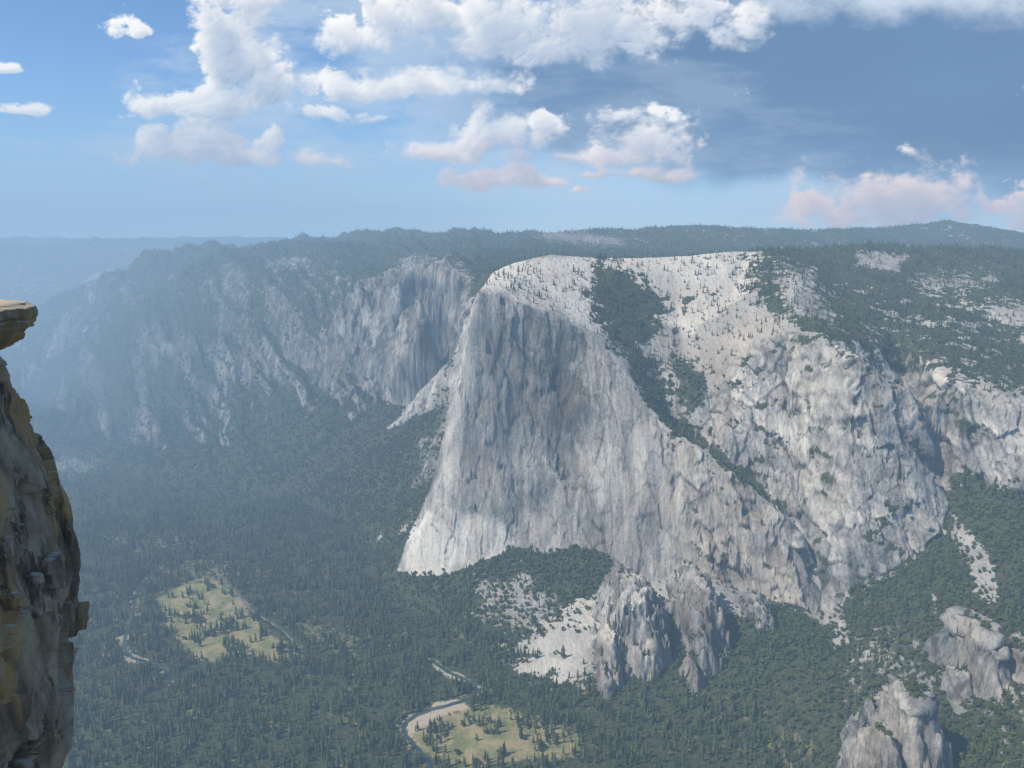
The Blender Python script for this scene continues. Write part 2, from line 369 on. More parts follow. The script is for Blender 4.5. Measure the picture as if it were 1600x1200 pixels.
rivA=vline((228,905),(212,930),(207,960),(195,1000),(203,1025),(240,1038),(262,1052),(262,1070))
rivB=vline((672,1030),(700,1050),(738,1068),(742,1085),(715,1098),(665,1112),(636,1128),(632,1145),(650,1168),(672,1195),(680,1240),(640,1300))
road=vline((330,890),(365,925),(395,955),(440,985),(475,1020))
def smooth_line(l,n=10):
    l=[Vector((a,b)) for a,b in l]; out=[]
    for i in range(len(l)-1):
        p0=l[max(i-1,0)];p1=l[i];p2=l[i+1];p3=l[min(i+2,len(l)-1)]
        for k in range(n):
            t=k/n
            out.append(.5*((2*p1)+(p2-p0)*t+(2*p0-5*p1+4*p2-p3)*t*t+(3*p1-p0-3*p2+p3)*t**3))
    out.append(l[-1]); return out
def dline(l):
    D=np.full(X.shape,1e4); b=(R_<3000)&(X<500)
    x,y=X2[b],Y2[b]; d=np.full(x.shape,1e9)
    for a,c in zip(l[:-1],l[1:]):
        ex,ey=c.x-a.x,c.y-a.y
        t=np.clip(((x-a.x)*ex+(y-a.y)*ey)/(ex*ex+ey*ey+1e-9),0,1)
        d=np.minimum(d,(x-a.x-t*ex)**2+(y-a.y-t*ey)**2)
    D[b]=np.sqrt(d); return D
sA,sB,sR=smooth_line(rivA,6),smooth_line(rivB,6),smooth_line(road,5)
dA,dB,dR=dline(sA),dline(sB),dline(sR)
drv=np.minimum(dA,dB)
sbar=pm([(630,1125),(665,1112),(725,1098),(735,1106),(690,1118),(655,1140),(640,1148)],3,5,None,nC)
sand=np.maximum(np.maximum(1-sst(6,13,dB+26*nA+np.where(PY<1080,10,0)),.7*(1-sst(3,8,dA+30*nA+5))),sbar)*floor
fl0=sst(20,60,np.minimum(drv,dR)); Z2=np.where(R_<3000,Z2*fl0+np.minimum(Z2,0.2)*(1-fl0)*floor+Z2*(1-fl0)*(1-floor),Z2)
clear=np.maximum(np.maximum(sst(.25,.7,mead),sand),np.maximum((drv<8)*1.,(dR<8)*1.))
tone=.32*fbm(X2/160,Y2/300,Z2/200,o=4,gain=.6)+.012*np.clip(disp,-25,25)+cellt*steep-.8*crack*steep  # tone also paints shade into cracks and recessed rock
stk=fbm(X/10+Z/900,Y/90,Z/170,o=4,gain=.65); stk2=fbm(X/36+5,Y/300,Z/300,o=4,gain=.6)
tone+=(.30*stk-.45*sst(.35,.8,stk+.7*stk2)+.55*stk2)*steep
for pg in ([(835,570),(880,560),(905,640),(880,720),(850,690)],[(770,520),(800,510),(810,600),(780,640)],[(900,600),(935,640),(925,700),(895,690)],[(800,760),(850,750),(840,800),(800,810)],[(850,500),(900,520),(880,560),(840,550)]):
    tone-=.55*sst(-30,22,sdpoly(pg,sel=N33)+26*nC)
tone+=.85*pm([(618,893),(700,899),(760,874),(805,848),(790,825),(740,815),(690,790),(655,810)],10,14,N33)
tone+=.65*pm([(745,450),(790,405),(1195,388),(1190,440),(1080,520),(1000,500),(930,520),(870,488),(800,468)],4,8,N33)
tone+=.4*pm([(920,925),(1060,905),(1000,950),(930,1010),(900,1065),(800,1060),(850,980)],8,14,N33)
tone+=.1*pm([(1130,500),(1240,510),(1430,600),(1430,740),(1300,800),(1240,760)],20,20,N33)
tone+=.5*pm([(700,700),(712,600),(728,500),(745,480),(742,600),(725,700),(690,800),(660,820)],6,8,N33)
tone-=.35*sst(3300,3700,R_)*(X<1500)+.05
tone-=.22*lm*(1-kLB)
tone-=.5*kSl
tone-=.7*pm([(654,505),(694,505),(690,628),(656,628)],5,6,R_>3400)  # shadow in the left buttress recess, painted into the tone
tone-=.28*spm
warm=.5*fbm(X2/120+7,Y2/120,Z2/150,o=3)+.5*pm([(1060,700),(1130,720),(1230,820),(1250,930),(1100,900),(1060,860)],20,20,N33)+.15
warm+=.45*pm([(940,396),(1195,388),(1230,500),(1130,600),(1060,600),(1000,480)],14,20,N33)
print('masks',time.time()-T0)
# ---------------------------------------------------------------- node helper
def nmat(name):
    m=bpy.data.materials.new(name); m.use_nodes=True; nt=m.node_tree; nt.nodes.clear(); return m,nt
class NB:
    def __init__(s,nt): s.nt=nt
    def n(s,t,**k):
        nd=s.nt.nodes.new(t)
        for a,b in k.items(): setattr(nd,a,b)
        return nd
    def l(s,a,b): s.nt.links.new(a,b)
    def val(s,sock,v):
        if hasattr(v,'node'): s.l(v,sock)
        else: sock.default_value=v
    def math(s,op,a,b=None,c=None,clamp=False):
        nd=s.n('ShaderNodeMath',operation=op,use_clamp=clamp); s.val(nd.inputs[0],a)
        if b is not None: s.val(nd.inputs[1],b)
        if c is not None: s.val(nd.inputs[2],c)
        return nd.outputs[0]
    def vm(s,op,a,b=None,out=0):
        nd=s.n('ShaderNodeVectorMath',operation=op); s.val(nd.inputs[0],a)
        if b is not None: s.val(nd.inputs[1],b)
        return nd.outputs[out]
    def mr(s,v,a,b,c=0.,d=1.,smooth=True):
        nd=s.n('ShaderNodeMapRange',interpolation_type='SMOOTHSTEP' if smooth else 'LINEAR')
        s.val(nd.inputs[0],v); nd.inputs[1].default_value=a; nd.inputs[2].default_value=b; nd.inputs[3].default_value=c; nd.inputs[4].default_value=d
        return nd.outputs[0]
    def mix(s,f,a,b):
        nd=s.n('ShaderNodeMix',data_type='RGBA'); s.val(nd.inputs[0],f)
        for i,v in ((6,a),(7,b)):
            if hasattr(v,'node'): s.l(v,nd.inputs[i])
            else: nd.inputs[i].default_value=(*v,1)
        return nd.outputs[2]
    def noise(s,vec,scale,det=6,rough=.6,out=0,dist=0.):
        nd=s.n('ShaderNodeTexNoise'); s.l(vec,nd.inputs['Vector']); nd.inputs['Scale'].default_value=scale
        nd.inputs['Detail'].default_value=det; nd.inputs['Roughness'].default_value=rough; nd.inputs['Distortion'].default_value=dist
        return nd.outputs[out]
    def attr(s,name): return s.n('ShaderNodeAttribute',attribute_name=name).outputs['Fac']
    def surf(s,col,rough=.9,bump=None,spec=.2):
        p=s.n('ShaderNodeBsdfPrincipled'); s.val(p.inputs['Roughness'],rough); p.inputs['Specular IOR Level'].default_value=spec
        if hasattr(col,'node'): s.l(col,p.inputs['Base Color'])
        else: p.inputs['Base Color'].default_value=(*col,1)
        if bump: s.l(bump,p.inputs['Normal'])
        o=s.n('ShaderNodeOutputMaterial'); s.l(p.outputs[0],o.inputs[0]); return p
# ---------------------------------------------------------------- land material
def make_land(name):
    land,nt=nmat(name); b=NB(nt)
    pos=b.n('ShaderNodeNewGeometry').outputs['Position']
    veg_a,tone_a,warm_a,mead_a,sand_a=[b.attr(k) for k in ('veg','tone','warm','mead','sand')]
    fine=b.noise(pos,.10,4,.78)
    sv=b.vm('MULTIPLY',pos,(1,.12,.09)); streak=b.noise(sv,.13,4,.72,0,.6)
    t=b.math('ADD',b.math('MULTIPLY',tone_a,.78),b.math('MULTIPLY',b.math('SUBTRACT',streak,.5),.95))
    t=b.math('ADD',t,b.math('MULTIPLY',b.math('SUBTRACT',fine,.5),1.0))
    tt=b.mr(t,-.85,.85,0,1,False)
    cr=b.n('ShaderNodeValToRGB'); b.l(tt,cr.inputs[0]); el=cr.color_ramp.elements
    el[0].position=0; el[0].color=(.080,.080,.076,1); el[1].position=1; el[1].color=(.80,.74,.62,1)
    for p_,c_ in ((.3,(.22,.214,.200,1)),(.55,(.42,.395,.350,1)),(.8,(.65,.60,.515,1))):
        e_=el.new(p_); e_.color=c_
    wf=b.mr(b.math('ADD',warm_a,b.math('SUBTRACT',fine,.5)),-.2,.9,0,.7)
    rockc=b.mix(wf,cr.outputs[0],b.mix(.45,cr.outputs[0],(.50,.365,.235)))
    vegc=b.mix(b.mr(fine,.38,.66),(.032,.044,.018),(.100,.100,.045))
    mn=b.noise(pos,.02,4,.7)
    mc=b.mix(b.mr(mn,.38,.60),(.36,.285,.14),(.17,.185,.07))
    mc=b.mix(b.mr(fine,.45,.75,0,.6),mc,(.38,.31,.20))
    vegn=b.mr(b.math('ADD',veg_a,b.math('MULTIPLY',b.math('SUBTRACT',fine,.5),1.0)),.35,.6)
    c=b.mix(vegn,rockc,vegc)
    c=b.mix(mead_a,c,mc); c=b.mix(sand_a,c,(.48,.40,.29))
    bh=b.math('ADD',b.math('MULTIPLY',streak,2.5),b.math('MULTIPLY',fine,3.5))
    bp=b.n('ShaderNodeBump'); bp.inputs['Strength'].default_value=.8; bp.inputs['Distance'].default_value=1.0; b.l(bh,bp.inputs['Height'])
    b.surf(c,.92,bp.outputs[0],.1); return land
land=make_land('land_surface')
NR=len(rr)
cls=np.full(X.shape,7,np.int32)
cls[(floor>.5)&(R_<5200)]=0
cls[(R_>3450)&(floor<=.5)]=3
cls[(R_>=3450)&(X>-250)]=4
cls[(R_<3450)&(Z2>600)&(R_>2500)]=5
cls[N33&(sEL>0)&(R_<3300)]=1
cls[N33&(sWA>0)&(R_<3100)]=2
cls[(R_>=5500)]=4
cls[(R_>8200)]=6
for i in range(4): cls[spid==i]=10+i
fc=cls[:-1,:-1].ravel()
idx=np.arange(NR*NC).reshape(NR,NC)
quads=np.stack([idx[:-1,:-1],idx[:-1,1:],idx[1:,1:],idx[1:,:-1]],-1).reshape(-1,4)
co=np.stack([X2,Y2,Z2],-1).reshape(-1,3).astype(np.float32)
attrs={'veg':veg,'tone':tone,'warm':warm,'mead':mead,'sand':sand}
def meshobj(name,co,faces,mat,n=4,smooth=True):
    me=bpy.data.meshes.new(name); me.vertices.add(len(co)); me.vertices.foreach_set('co',np.ascontiguousarray(co,np.float32).ravel())
    me.loops.add(faces.size); me.loops.foreach_set('vertex_index',faces.ravel().astype(np.int32))
    me.polygons.add(len(faces)); me.polygons.foreach_set('loop_start',np.arange(0,faces.size,n,dtype=np.int32))
    me.update(calc_edges=True)
    if smooth: me.polygons.foreach_set('use_smooth',np.ones(len(faces),bool))
    if mat: me.materials.append(mat)
    o=bpy.data.objects.new(name,me); coll.objects.link(o); return o
info={0:('ground','flat valley floor with dry meadows between conifers','valley floor'),
1:('granite_cliff','huge pale granite monolith with sheer streaked face','cliff'),
2:('granite_wall','broken pale granite wall cut by gullies','cliff'),
3:('hillside','hazy blue forested mountainside scored by rocky chutes','mountain'),
4:('forested_ridge','long dark conifer covered ridge under the sky','ridge'),
5:('plateau','high rolling plateau with conifers and bare slabs','plateau'),
6:('distant_hill','far blue hills fading into haze','hill'),
7:('slope','steep wooded talus slope beneath the cliffs','slope'),
10:('rock_buttress','pale granite buttress descending into the talus','rock'),
11:('rock_buttress','narrow grey granite buttress among dark trees','rock'),
12:('rock_dome','rounded grey granite dome rising from steep forest','rock'),
13:('rock_dome','cracked granite outcrop on the wooded slope','rock')}
for k,(nm,lb,ct) in info.items():
    q=quads[fc==k]
    if len(q)==0: continue
    u,inv=np.unique(q,return_inverse=True)
    o=meshobj(nm,co[u],inv.reshape(-1,4),land)
    for an,av in attrs.items():
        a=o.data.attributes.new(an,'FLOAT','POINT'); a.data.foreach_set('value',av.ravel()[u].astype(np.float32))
    o['label']=lb; o['category']=ct; o['kind']='structure'
# ---------------------------------------------------------------- river / road strips
def strip(name,l,w,z,mat,label,cat,jit=0):
    vv=[];ff=[]
    for i,p in enumerate(l):
        a=l[max(i-1,0)];c_=l[min(i+1,len(l)-1)]; t_=(c_-a).normalized(); n_=Vector((-t_.y,t_.x))
        wl=w*(1+jit*math.sin(i*1.7)); wr=w*(1+jit*math.sin(i*2.3+1))
        vv+= [(p.x+n_.x*wl,p.y+n_.y*wl,z),(p.x,p.y,z),(p.x-n_.x*wr,p.y-n_.y*wr,z)]
        if i: k=3*i; ff+=[(k-3,k-2,k+1,k),(k-2,k-1,k+2,k+1)]
    o=meshobj(name,np.array(vv),np.array(ff),mat); o['label']=label;o['category']=cat;o['kind']='structure'; return o
wm,nt=nmat('river_water'); b=NB(nt); pos=b.n('ShaderNodeNewGeometry').outputs['Position']
bp=b.n('ShaderNodeBump'); bp.inputs['Strength'].default_value=.3; b.l(b.noise(pos,.3,4,.6),bp.inputs['Height'])
b.surf(b.mix(b.mr(b.noise(pos,.02,4,.5),.4,.6),(.03,.055,.055),(.07,.09,.07)),.45,bp.outputs[0],.08)
rm,nt=nmat('asphalt'); b=NB(nt); pos=b.n('ShaderNodeNewGeometry').outputs['Position']
b.surf(b.mix(b.noise(pos,.4,4,.6),(.13,.13,.13),(.20,.19,.18)),.85)
strip('river',sA,5,1.1,wm,'narrow dark river curling beside the dry meadow','river',.25)
strip('river',sB,5.5,1.1,wm,'river bend with pale sand bars through the forest','river',.25)
strip('road',sR,3.2,1.4,rm,'grey valley road along the meadow edge','road')
# ---------------------------------------------------------------- trees
fm,nt=nmat('conifer_foliage'); b=NB(nt)
rnd=b.n('ShaderNodeObjectInfo').outputs['Random']
c=b.mix(rnd,(.030,.048,.018),(.110,.125,.042))
b.surf(c,.9)
om,nt=nmat('oak_foliage'); b=NB(nt)
rnd=b.n('ShaderNodeObjectInfo').outputs['Random']
c=b.mix(rnd,(.050,.078,.024),(.140,.155,.050)); b.surf(c,.9)
bm_,nt=nmat('bark'); b=NB(nt); pos=b.n('ShaderNodeNewGeometry').outputs['Position']
b.surf(b.mix(b.noise(pos,.9,3,.6),(.07,.045,.03),(.15,.11,.08)),.95)
def trunk(vv,ff,mi,h,r,seg=6):
    base=len(vv)
    for k,(zz,rad) in enumerate(((0,r),(h*.5,r*.65),(h,r*.1))):
        for s in range(seg):
            a=s*2*math.pi/seg; vv.append((rad*math.cos(a),rad*math.sin(a),zz))
    for k in range(2):
        for s in range(seg):
            a=base+k*seg+s; c_=base+k*seg+(s+1)%seg
            ff.append((a,c_,c_+seg,a+seg)); mi.append(1)
def conifer(seed,wid,start):
    r=random.Random(seed); vv=[];ff=[];mi=[]
    trunk(vv,ff,mi,.97,.016)
    n=15
    for i in range(n):
        h=start+(1-start)*(i/n)**.95; rad=wid*(1-(h-start)/(1-start))**.75*(r.uniform(.7,1.15))+.008
        if i==0: rad*=.7
        m_=r.choice((6,7)); a0=r.uniform(0,6.3)
        for j in range(m_):
            if r.random()<.1: continue
            a=a0+j*2*math.pi/m_+r.uniform(-.25,.25); L_=rad*r.uniform(.7,1.2); w=L_*r.uniform(.32,.5)
            ca,sa=math.cos(a),math.sin(a); dz=-L_*r.uniform(.15,.5); k=len(vv)
            vv+=[(0,0,h+.035),(ca*L_*.6-sa*w,sa*L_*.6+ca*w,h+dz*.7),(ca*L_,sa*L_,h+dz+.01),(ca*L_*.6+sa*w,sa*L_*.6-ca*w,h+dz*.7),(ca*L_*.5,sa*L_*.5,h+.02+dz*.2)]
            ff+=[(k,k+1,k+4),(k+1,k+2,k+4),(k+2,k+3,k+4),(k+3,k,k+4)]; mi+=[0]*4
    k=len(vv); vv+=[(.012,0,.93),(-.008,.01,.93),(-.008,-.01,.93),(0,0,1.02)]; ff+=[(k,k+1,k+3),(k+1,k+2,k+3),(k+2,k,k+3)]; mi+=[0]*3
    me=bpy.data.meshes.new('pine_tree'); me.from_pydata(vv,[],ff); me.materials.append(fm); me.materials.append(bm_)
    me.polygons.foreach_set('material_index',mi); me.update(); return me
def oak(seed):
    r=random.Random(seed); vv=[];ff=[];mi=[]
    trunk(vv,ff,mi,.6,.035,5)
    for c_ in range(9):
        a=r.uniform(0,6.3); q=r.uniform(0,.33); cx,cy,cz=q*math.cos(a),q*math.sin(a),r.uniform(.35,.82); R=r.uniform(.16,.26)
        k=len(vv); vv+=[(.012,0,.25),(-.012,0,.25),(cx,cy,cz)]; ff.append((k,k+1,k+2)); mi.append(1)
        for j in range(22):
            d=Vector((r.gauss(0,1),r.gauss(0,1),r.gauss(0,.8)+.25)).normalized(); p=Vector((cx,cy,cz))+d*R*r.uniform(.7,1.05)
            t_=d.orthogonal().normalized(); t_.rotate(Quaternion(d,r.uniform(0,6.3))); u_=d.cross(t_); s=r.uniform(.05,.1)
            t_=(t_+d*r.uniform(-.5,.5)).normalized()
            k=len(vv); vv+=[tuple(p-t_*s-u_*s*.6),tuple(p+t_*s-u_*s),tuple(p+t_*s*.7+u_*s),tuple(p-t_*s+u_*s*.8)]; ff.append((k,k+1,k+2,k+3)); mi.append(0)
    me=bpy.data.meshes.new('oak_tree'); me.from_pydata(vv,[],ff); me.materials.append(om); me.materials.append(bm_)
    me.polygons.foreach_set('material_index',mi); me.update(); return me
pines=[conifer(1,.15,.12),conifer(2,.19,.08),conifer(3,.12,.25),conifer(4,.17,.18)]
oaks=[oak(11),oak(12),oak(13)]
area=(np.gradient(rr)[:,None]*R_*(th[1]-th[0]))
view=(PX>-100)&(PX<1700)&(PY<1300)&(PY>200)
steepcut=1-sst(1.3,2.4,slope)
clump=sst(-.5,.25,nA+.4*nB)*sst(-.9,.1,fbm(X/260+3,Y/260,o=3))
dn=veg*(1-clear)*steepcut*(.28+.72*clump)
sparse=np.where(Z>650,.42,.24)*(1-clear)*(1-sst(.8,1.4,slope))*sst(-.25,.5,nB+.3*nA)
dn=np.maximum(dn,sparse*(1-floor))
mdt=floor*(mead>.4)*(drv>20)*(dR>12)*1.3*sst(.18,.36,nB*.5+.9*nA); dn=np.maximum(dn,mdt)
lam=np.where(R_<3300,1/110.,np.where(R_<5500,1/240.,1/560.))*np.where(R_>8200,0,1)
lower=(Z2<640)&(floor<.6)&(R_<4600)
pf=np.where(lower,.42,1.0)
of=np.where(lower,1.5,np.where(floor>.6,.15,.0))
def scatter(w):
    n=rng.poisson(np.clip(w*view,0,6)); n[-1,:]=0; n[:,-1]=0
    ii,jj=np.nonzero(n); rep=n[ii,jj]; ii=np.repeat(ii,rep); jj=np.repeat(jj,rep)
    a=rng.random(len(ii)); c_=rng.random(len(ii))
    def bi(A): return (A[ii,jj]*(1-a)+A[ii+1,jj]*a)*(1-c_)+(A[ii,jj+1]*(1-a)+A[ii+1,jj+1]*a)*c_
    return np.stack([bi(X2),bi(Y2),bi(Z2)-.6],-1),ii,jj
pp,pi,pj=scatter(area*dn*lam*pf)
oo,oi,oj=scatter(area*dn*lam*of)
fl=floor[pi,pj]
ph=rng.uniform(15,34,len(pp))*(1+.25*fl*rng.random(len(pp)))
ph*=np.where(dn[pi,pj]<.25,.6,1.)*(.8+.25*np.clip(nA[pi,pj],-1,1))
oh=rng.uniform(6,14,len(oo))
print('trees',len(pp),len(oo),time.time()-T0)
def vis(p):
    x,y=proj(p[:,0],p[:,1],p[:,2]); return (x>130)&(x<1600)&(y>300)&(y<1195)
def individuals(p,h,meshes,name,labels,cat,grp):
    d_=np.linalg.norm(p-np.array([0,0,CZ]),axis=1); score=np.where(vis(p),h/d_,0); o_=np.argsort(-score)[:300]
    srcs=[None]*len(meshes)
    for c_,i in enumerate(o_):
        k=c_%len(meshes); o=bpy.data.objects.new(name,meshes[k]); coll.objects.link(o)
        o.location=p[i]; o.rotation_euler=(0,0,random.uniform(0,6.28)); s=h[i]*random.uniform(.85,1.15); o.scale=(s,s,h[i])
        o['label']=labels[k]; o['category']=cat; o['group']=grp
        if srcs[k] is None: srcs[k]=o
    mk=np.ones(len(p),bool); mk[o_]=False; return srcs,mk
psrc,pk=individuals(pp,ph,pines,'pine_tree',['tall green pine with narrow tiered crown on valley side','broad dark conifer with full skirt in the forest','slender conifer with bare lower trunk among others','dense green fir standing in mixed forest'],'tree','pines of the valley forest')
osrc,ok=individuals(oo,oh,oaks,'oak_tree',['low rounded green oak growing on rocky slope']*3,'tree','oaks on the rocky slope')
def forest_obj(name,p,h,srcs,label,cat='forest'):
    me=bpy.data.meshes.new(name); me.vertices.add(len(p)); me.vertices.foreach_set('co',p.astype(np.float32).ravel())
    a=me.attributes.new('tscale','FLOAT_VECTOR','POINT'); w=h*rng.uniform(.85,1.2,len(h)); a.data.foreach_set('vector',np.stack([w,w,h],-1).astype(np.float32).ravel())
    a=me.attributes.new('trot','FLOAT_VECTOR','POINT'); r=np.zeros((len(h),3),np.float32); r[:,2]=rng.uniform(0,6.28,len(h)); r[:,:2]=rng.normal(0,.03,(len(h),2)); a.data.foreach_set('vector',r.ravel())
    a=me.attributes.new('variant','INT','POINT'); a.data.foreach_set('value',rng.integers(0,len(srcs),len(h)).astype(np.int32))
    me.update(); o=bpy.data.objects.new(name,me); coll.objects.link(o)
    ng=bpy.data.node_groups.new(name,'GeometryNodeTree')
    ng.interface.new_socket('Geometry',in_out='INPUT',socket_type='NodeSocketGeometry'); ng.interface.new_socket('Geometry',in_out='OUTPUT',socket_type='NodeSocketGeometry')
    gi=ng.nodes.new('NodeGroupInput'); go=ng.nodes.new('NodeGroupOutput'); jn=ng.nodes.new('GeometryNodeJoinGeometry')
    def na(nm,t):
        q=ng.nodes.new('GeometryNodeInputNamedAttribute'); q.data_type=t; q.inputs['Name'].default_value=nm
        return [s for s in q.outputs if s.enabled and s.name=='Attribute'][0]
    sc,ro,va=na('tscale','FLOAT_VECTOR'),na('trot','FLOAT_VECTOR'),na('variant','INT')
    for k,s in enumerate(srcs):
        oi_=ng.nodes.new('GeometryNodeObjectInfo'); oi_.inputs['Object'].default_value=s; oi_.transform_space='ORIGINAL'; oi_.inputs['As Instance'].default_value=False
        ip=ng.nodes.new('GeometryNodeInstanceOnPoints'); cm=ng.nodes.new('FunctionNodeCompare'); cm.data_type='INT'; cm.operation='EQUAL'
        ii=[x for x in cm.inputs if x.enabled]; ng.links.new(va,ii[0]); ii[1].default_value=k
        ng.links.new(gi.outputs[0],ip.inputs['Points']); ng.links.new(cm.outputs[0],ip.inputs['Selection']); ng.links.new(oi_.outputs['Geometry'],ip.inputs['Instance'])
        ng.links.new(ro,ip.inputs['Rotation']); ng.links.new(sc,ip.inputs['Scale']); ng.links.new(ip.outputs[0],jn.inputs[0])
    ng.links.new(jn.outputs[0],go.inputs[0])
    md=o.modifiers.new('scatter','NODES'); md.node_group=ng
    o['label']=label; o['category']=cat; o['kind']='stuff'; return o
rp=R_[pi,pj]; flp=fl>.5
z1=pk&flp&(rp<5200); z2=pk&~flp&(rp<3450); z3=pk&~z1&~z2&(rp<5500); z4=pk&~z1&~z2&~z3
forest_obj('valley_forest',pp[z1],ph[z1],psrc,'dense dark green conifers covering the valley floor')
forest_obj('slope_forest',pp[z2],ph[z2],psrc,'conifers scattered over slopes and granite plateau')
forest_obj('hillside_forest',pp[z3],ph[z3],psrc,'hazy conifers covering the far mountainside')
forest_obj('ridge_forest',pp[z4],ph[z4],psrc,'distant conifers along the high ridge line')
forest_obj('oak_brush',oo[ok],oh[ok],osrc,'low green oaks and brush on talus slopes','brush')
# ---------------------------------------------------------------- near cliff edge
prof=[(474,-120),(476,-46),(480,-18),(486,-6),(496,-2),(508,-4),(520,-4),(535,-10),(548,-20),(556,-30),(564,-34),(572,-30),(582,-20),(592,-14),(605,-10),(650,-4),(700,10),(750,30),(800,48),(850,64),(900,78),(930,84),(970,82),(1000,78),(1050,72),(1100,70),(1130,70),(1160,62),(1200,54),(1300,48),(1600,46),(2200,66)]
YF=26.0
pyv=np.concatenate([np.linspace(474,620,200),np.linspace(620,1220,430)[1:],np.linspace(1220,2200,90)[1:]])
xe_px=np.interp(pyv,[p[0] for p in prof],[p[1] for p in prof])
nth=420; tv=np.linspace(-math.pi,math.pi,nth,endpoint=False)
cx=P(-300,600,YF)[0]; rows=[]
for py_,xp in zip(pyv,xe_px):
    x_,_,z_=P(xp,min(py_,1500),YF)
    if py_>1500: z_-=(py_-1500)*.03
    rx=x_-cx; ry=rx*.7
    cc=np.cos(tv); ss=np.sin(tv)
    rows.append(np.stack([cx+rx*np.sign(cc)*np.abs(cc)**.9,YF+ry*np.sign(ss)*np.abs(ss)**.9,np.full(nth,z_)],-1))
C=np.array(rows); NRr=len(pyv)
x,y,z=C[...,0].copy(),C[...,1].copy(),C[...,2].copy()
rad=np.stack([x-cx,y-YF],-1); rad/=np.linalg.norm(rad,axis=-1)[...,None]+1e-6
dd=.28*fbm(x/2.6,y/2.6,z/4.5,o=3)+.16*ridged(x/1.3,y/1.3,z/4.2,o=3)+.05*fbm(x/.3,y/.3,z/.45,o=3)
k1=fbm(x/1.5,y/1.5,z/2.5,o=3)*.35
v1,b1,c1=voro((x/2.0+k1+z/5).ravel(),(y/2.0+k1).ravel(),(z/6.5+k1+x/6).ravel())
v2,b2,c2=voro((x/.8+k1*2+z/4).ravel(),(y/.8+k1*2).ravel(),(z/3.5+k1+x/3).ravel())
dd+=.60*v1.reshape(x.shape)+.14*v2.reshape(x.shape)
lay=ridged(x/9,y/9,z/.5,o=2); topw=sst(CZ-5,CZ-2.6,z); dd+=.16*topw*sst(.3,.8,lay)
dd-=.08
fade=sst(0,8,np.arange(NRr))[:,None]; dd=dd*(.15+.85*fade)*(1-.3*topw)
C[...,0]+=rad[...,0]*dd; C[...,1]+=rad[...,1]*dd; C[...,2]+=.05*fbm(x/.9,y/.9,z/.9,o=3)*fade
C[...,2]+=topw*sst(CZ-3.2,CZ-2.4,z)*.10*fbm(x/1.6,y/1.6,o=3)
idx=np.arange(NRr*nth).reshape(NRr,nth); nxt=np.roll(idx,-1,axis=1)
q=np.stack([idx[:-1],idx[1:],nxt[1:],nxt[:-1]],-1).reshape(-1,4)
cc_=C.reshape(-1,3); top=len(cc_); cc_=np.vstack([cc_,[[cx,YF,C[0,:,2].mean()+.05]]])
clm,nt=nmat('weathered_granite'); b=NB(nt); pos=b.n('ShaderNodeNewGeometry').outputs['Position']
sv=b.vm('MULTIPLY',pos,(1,1,.25))
n1=b.noise(sv,.8,6,.65); n2=b.noise(pos,2.6,6,.7); n3=b.noise(b.vm('ADD',sv,(31,7,3)),.5,5,.6,0,.6)
c=b.mix(b.mr(n1,.36,.64),(.13,.090,.058),(.40,.30,.20))
c=b.mix(b.mr(n3,.50,.64,0,.65),c,(.46,.26,.09))
c=b.mix(b.mr(b.noise(b.vm('ADD',sv,(3,70,3)),.9,6,.7),.53,.64,0,.85),c,(.042,.034,.028))
c=b.mix(b.mr(n2,.56,.75,0,.5),c,(.42,.35,.27))
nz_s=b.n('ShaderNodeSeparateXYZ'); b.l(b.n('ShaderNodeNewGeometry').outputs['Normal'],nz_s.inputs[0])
c=b.mix(b.mr(nz_s.outputs[2],.5,.85,0,.8),c,(.52,.46,.36))  # upward faces paler: the sunlit top is painted into the colour
bh=b.math('ADD',b.math('MULTIPLY',n2,.18),b.math('MULTIPLY',b.noise(pos,12,4,.7),.05))
bp=b.n('ShaderNodeBump'); bp.inputs['Strength'].default_value=1; b.l(bh,bp.inputs['Height'])
b.surf(c,.9,bp.outputs[0],.2)
fco=meshobj('cliff_edge',cc_,q,clm)
bm=bmesh.new(); bm.from_mesh(fco.data); bm.verts.ensure_lookup_table()
for i in range(nth):
    f=bm.faces.new((bm.verts[int(nxt[0][i])],bm.verts[top],bm.verts[int(idx[0][i])])); f.smooth=True
bmesh.ops.recalc_face_normals(bm,faces=bm.faces[:]); bm.to_mesh(fco.data); bm.free()
fco['label']='weathered brown granite cliff edge with overhanging slab on top'; fco['category']='cliff'; fco['kind']='structure'
# ---------------------------------------------------------------- atmosphere
HZ=.9e-4; HCOL=(.31,.49,.72)
bm=bmesh.new(); bmesh.ops.create_cone(bm,cap_ends=True,cap_tris=False,segments=96,radius1=17500,radius2=17500,depth=2000)
me=bpy.data.meshes.new('sky'); bm.to_mesh(me); bm.free(); sky=bpy.data.objects.new('sky',me); coll.objects.link(sky); sky.location=(0,0,750)
sky['label']='blue hazy summer sky over the valley'; sky['category']='sky'; sky['kind']='structure'
am,nt=nmat('hazy_air'); b=NB(nt)
sx=b.n('ShaderNodeSeparateXYZ'); b.l(b.n('ShaderNodeNewGeometry').outputs['Position'],sx.inputs[0])
thick=b.math('MULTIPLY',b.mr(sx.outputs[0],300,-2200,0,1,False),b.mr(sx.outputs[1],2000,3800,.15,1,False))
den=b.math('MULTIPLY',b.math('ADD',1.,b.math('MULTIPLY',thick,1.8)),b.mr(sx.outputs[1],4800,9000,HZ,HZ*.4,False))
va=b.n('ShaderNodeVolumeAbsorption'); va.inputs['Color'].default_value=(0,0,0,1); b.l(den,va.inputs['Density'])
em=b.n('ShaderNodeEmission'); em.inputs['Color'].default_value=(*HCOL,1); b.l(den,em.inputs['Strength'])  # emission stands in for sunlight scattered by the haze
ad=b.n('ShaderNodeAddShader'); b.l(va.outputs[0],ad.inputs[0]); b.l(em.outputs[0],ad.inputs[1])
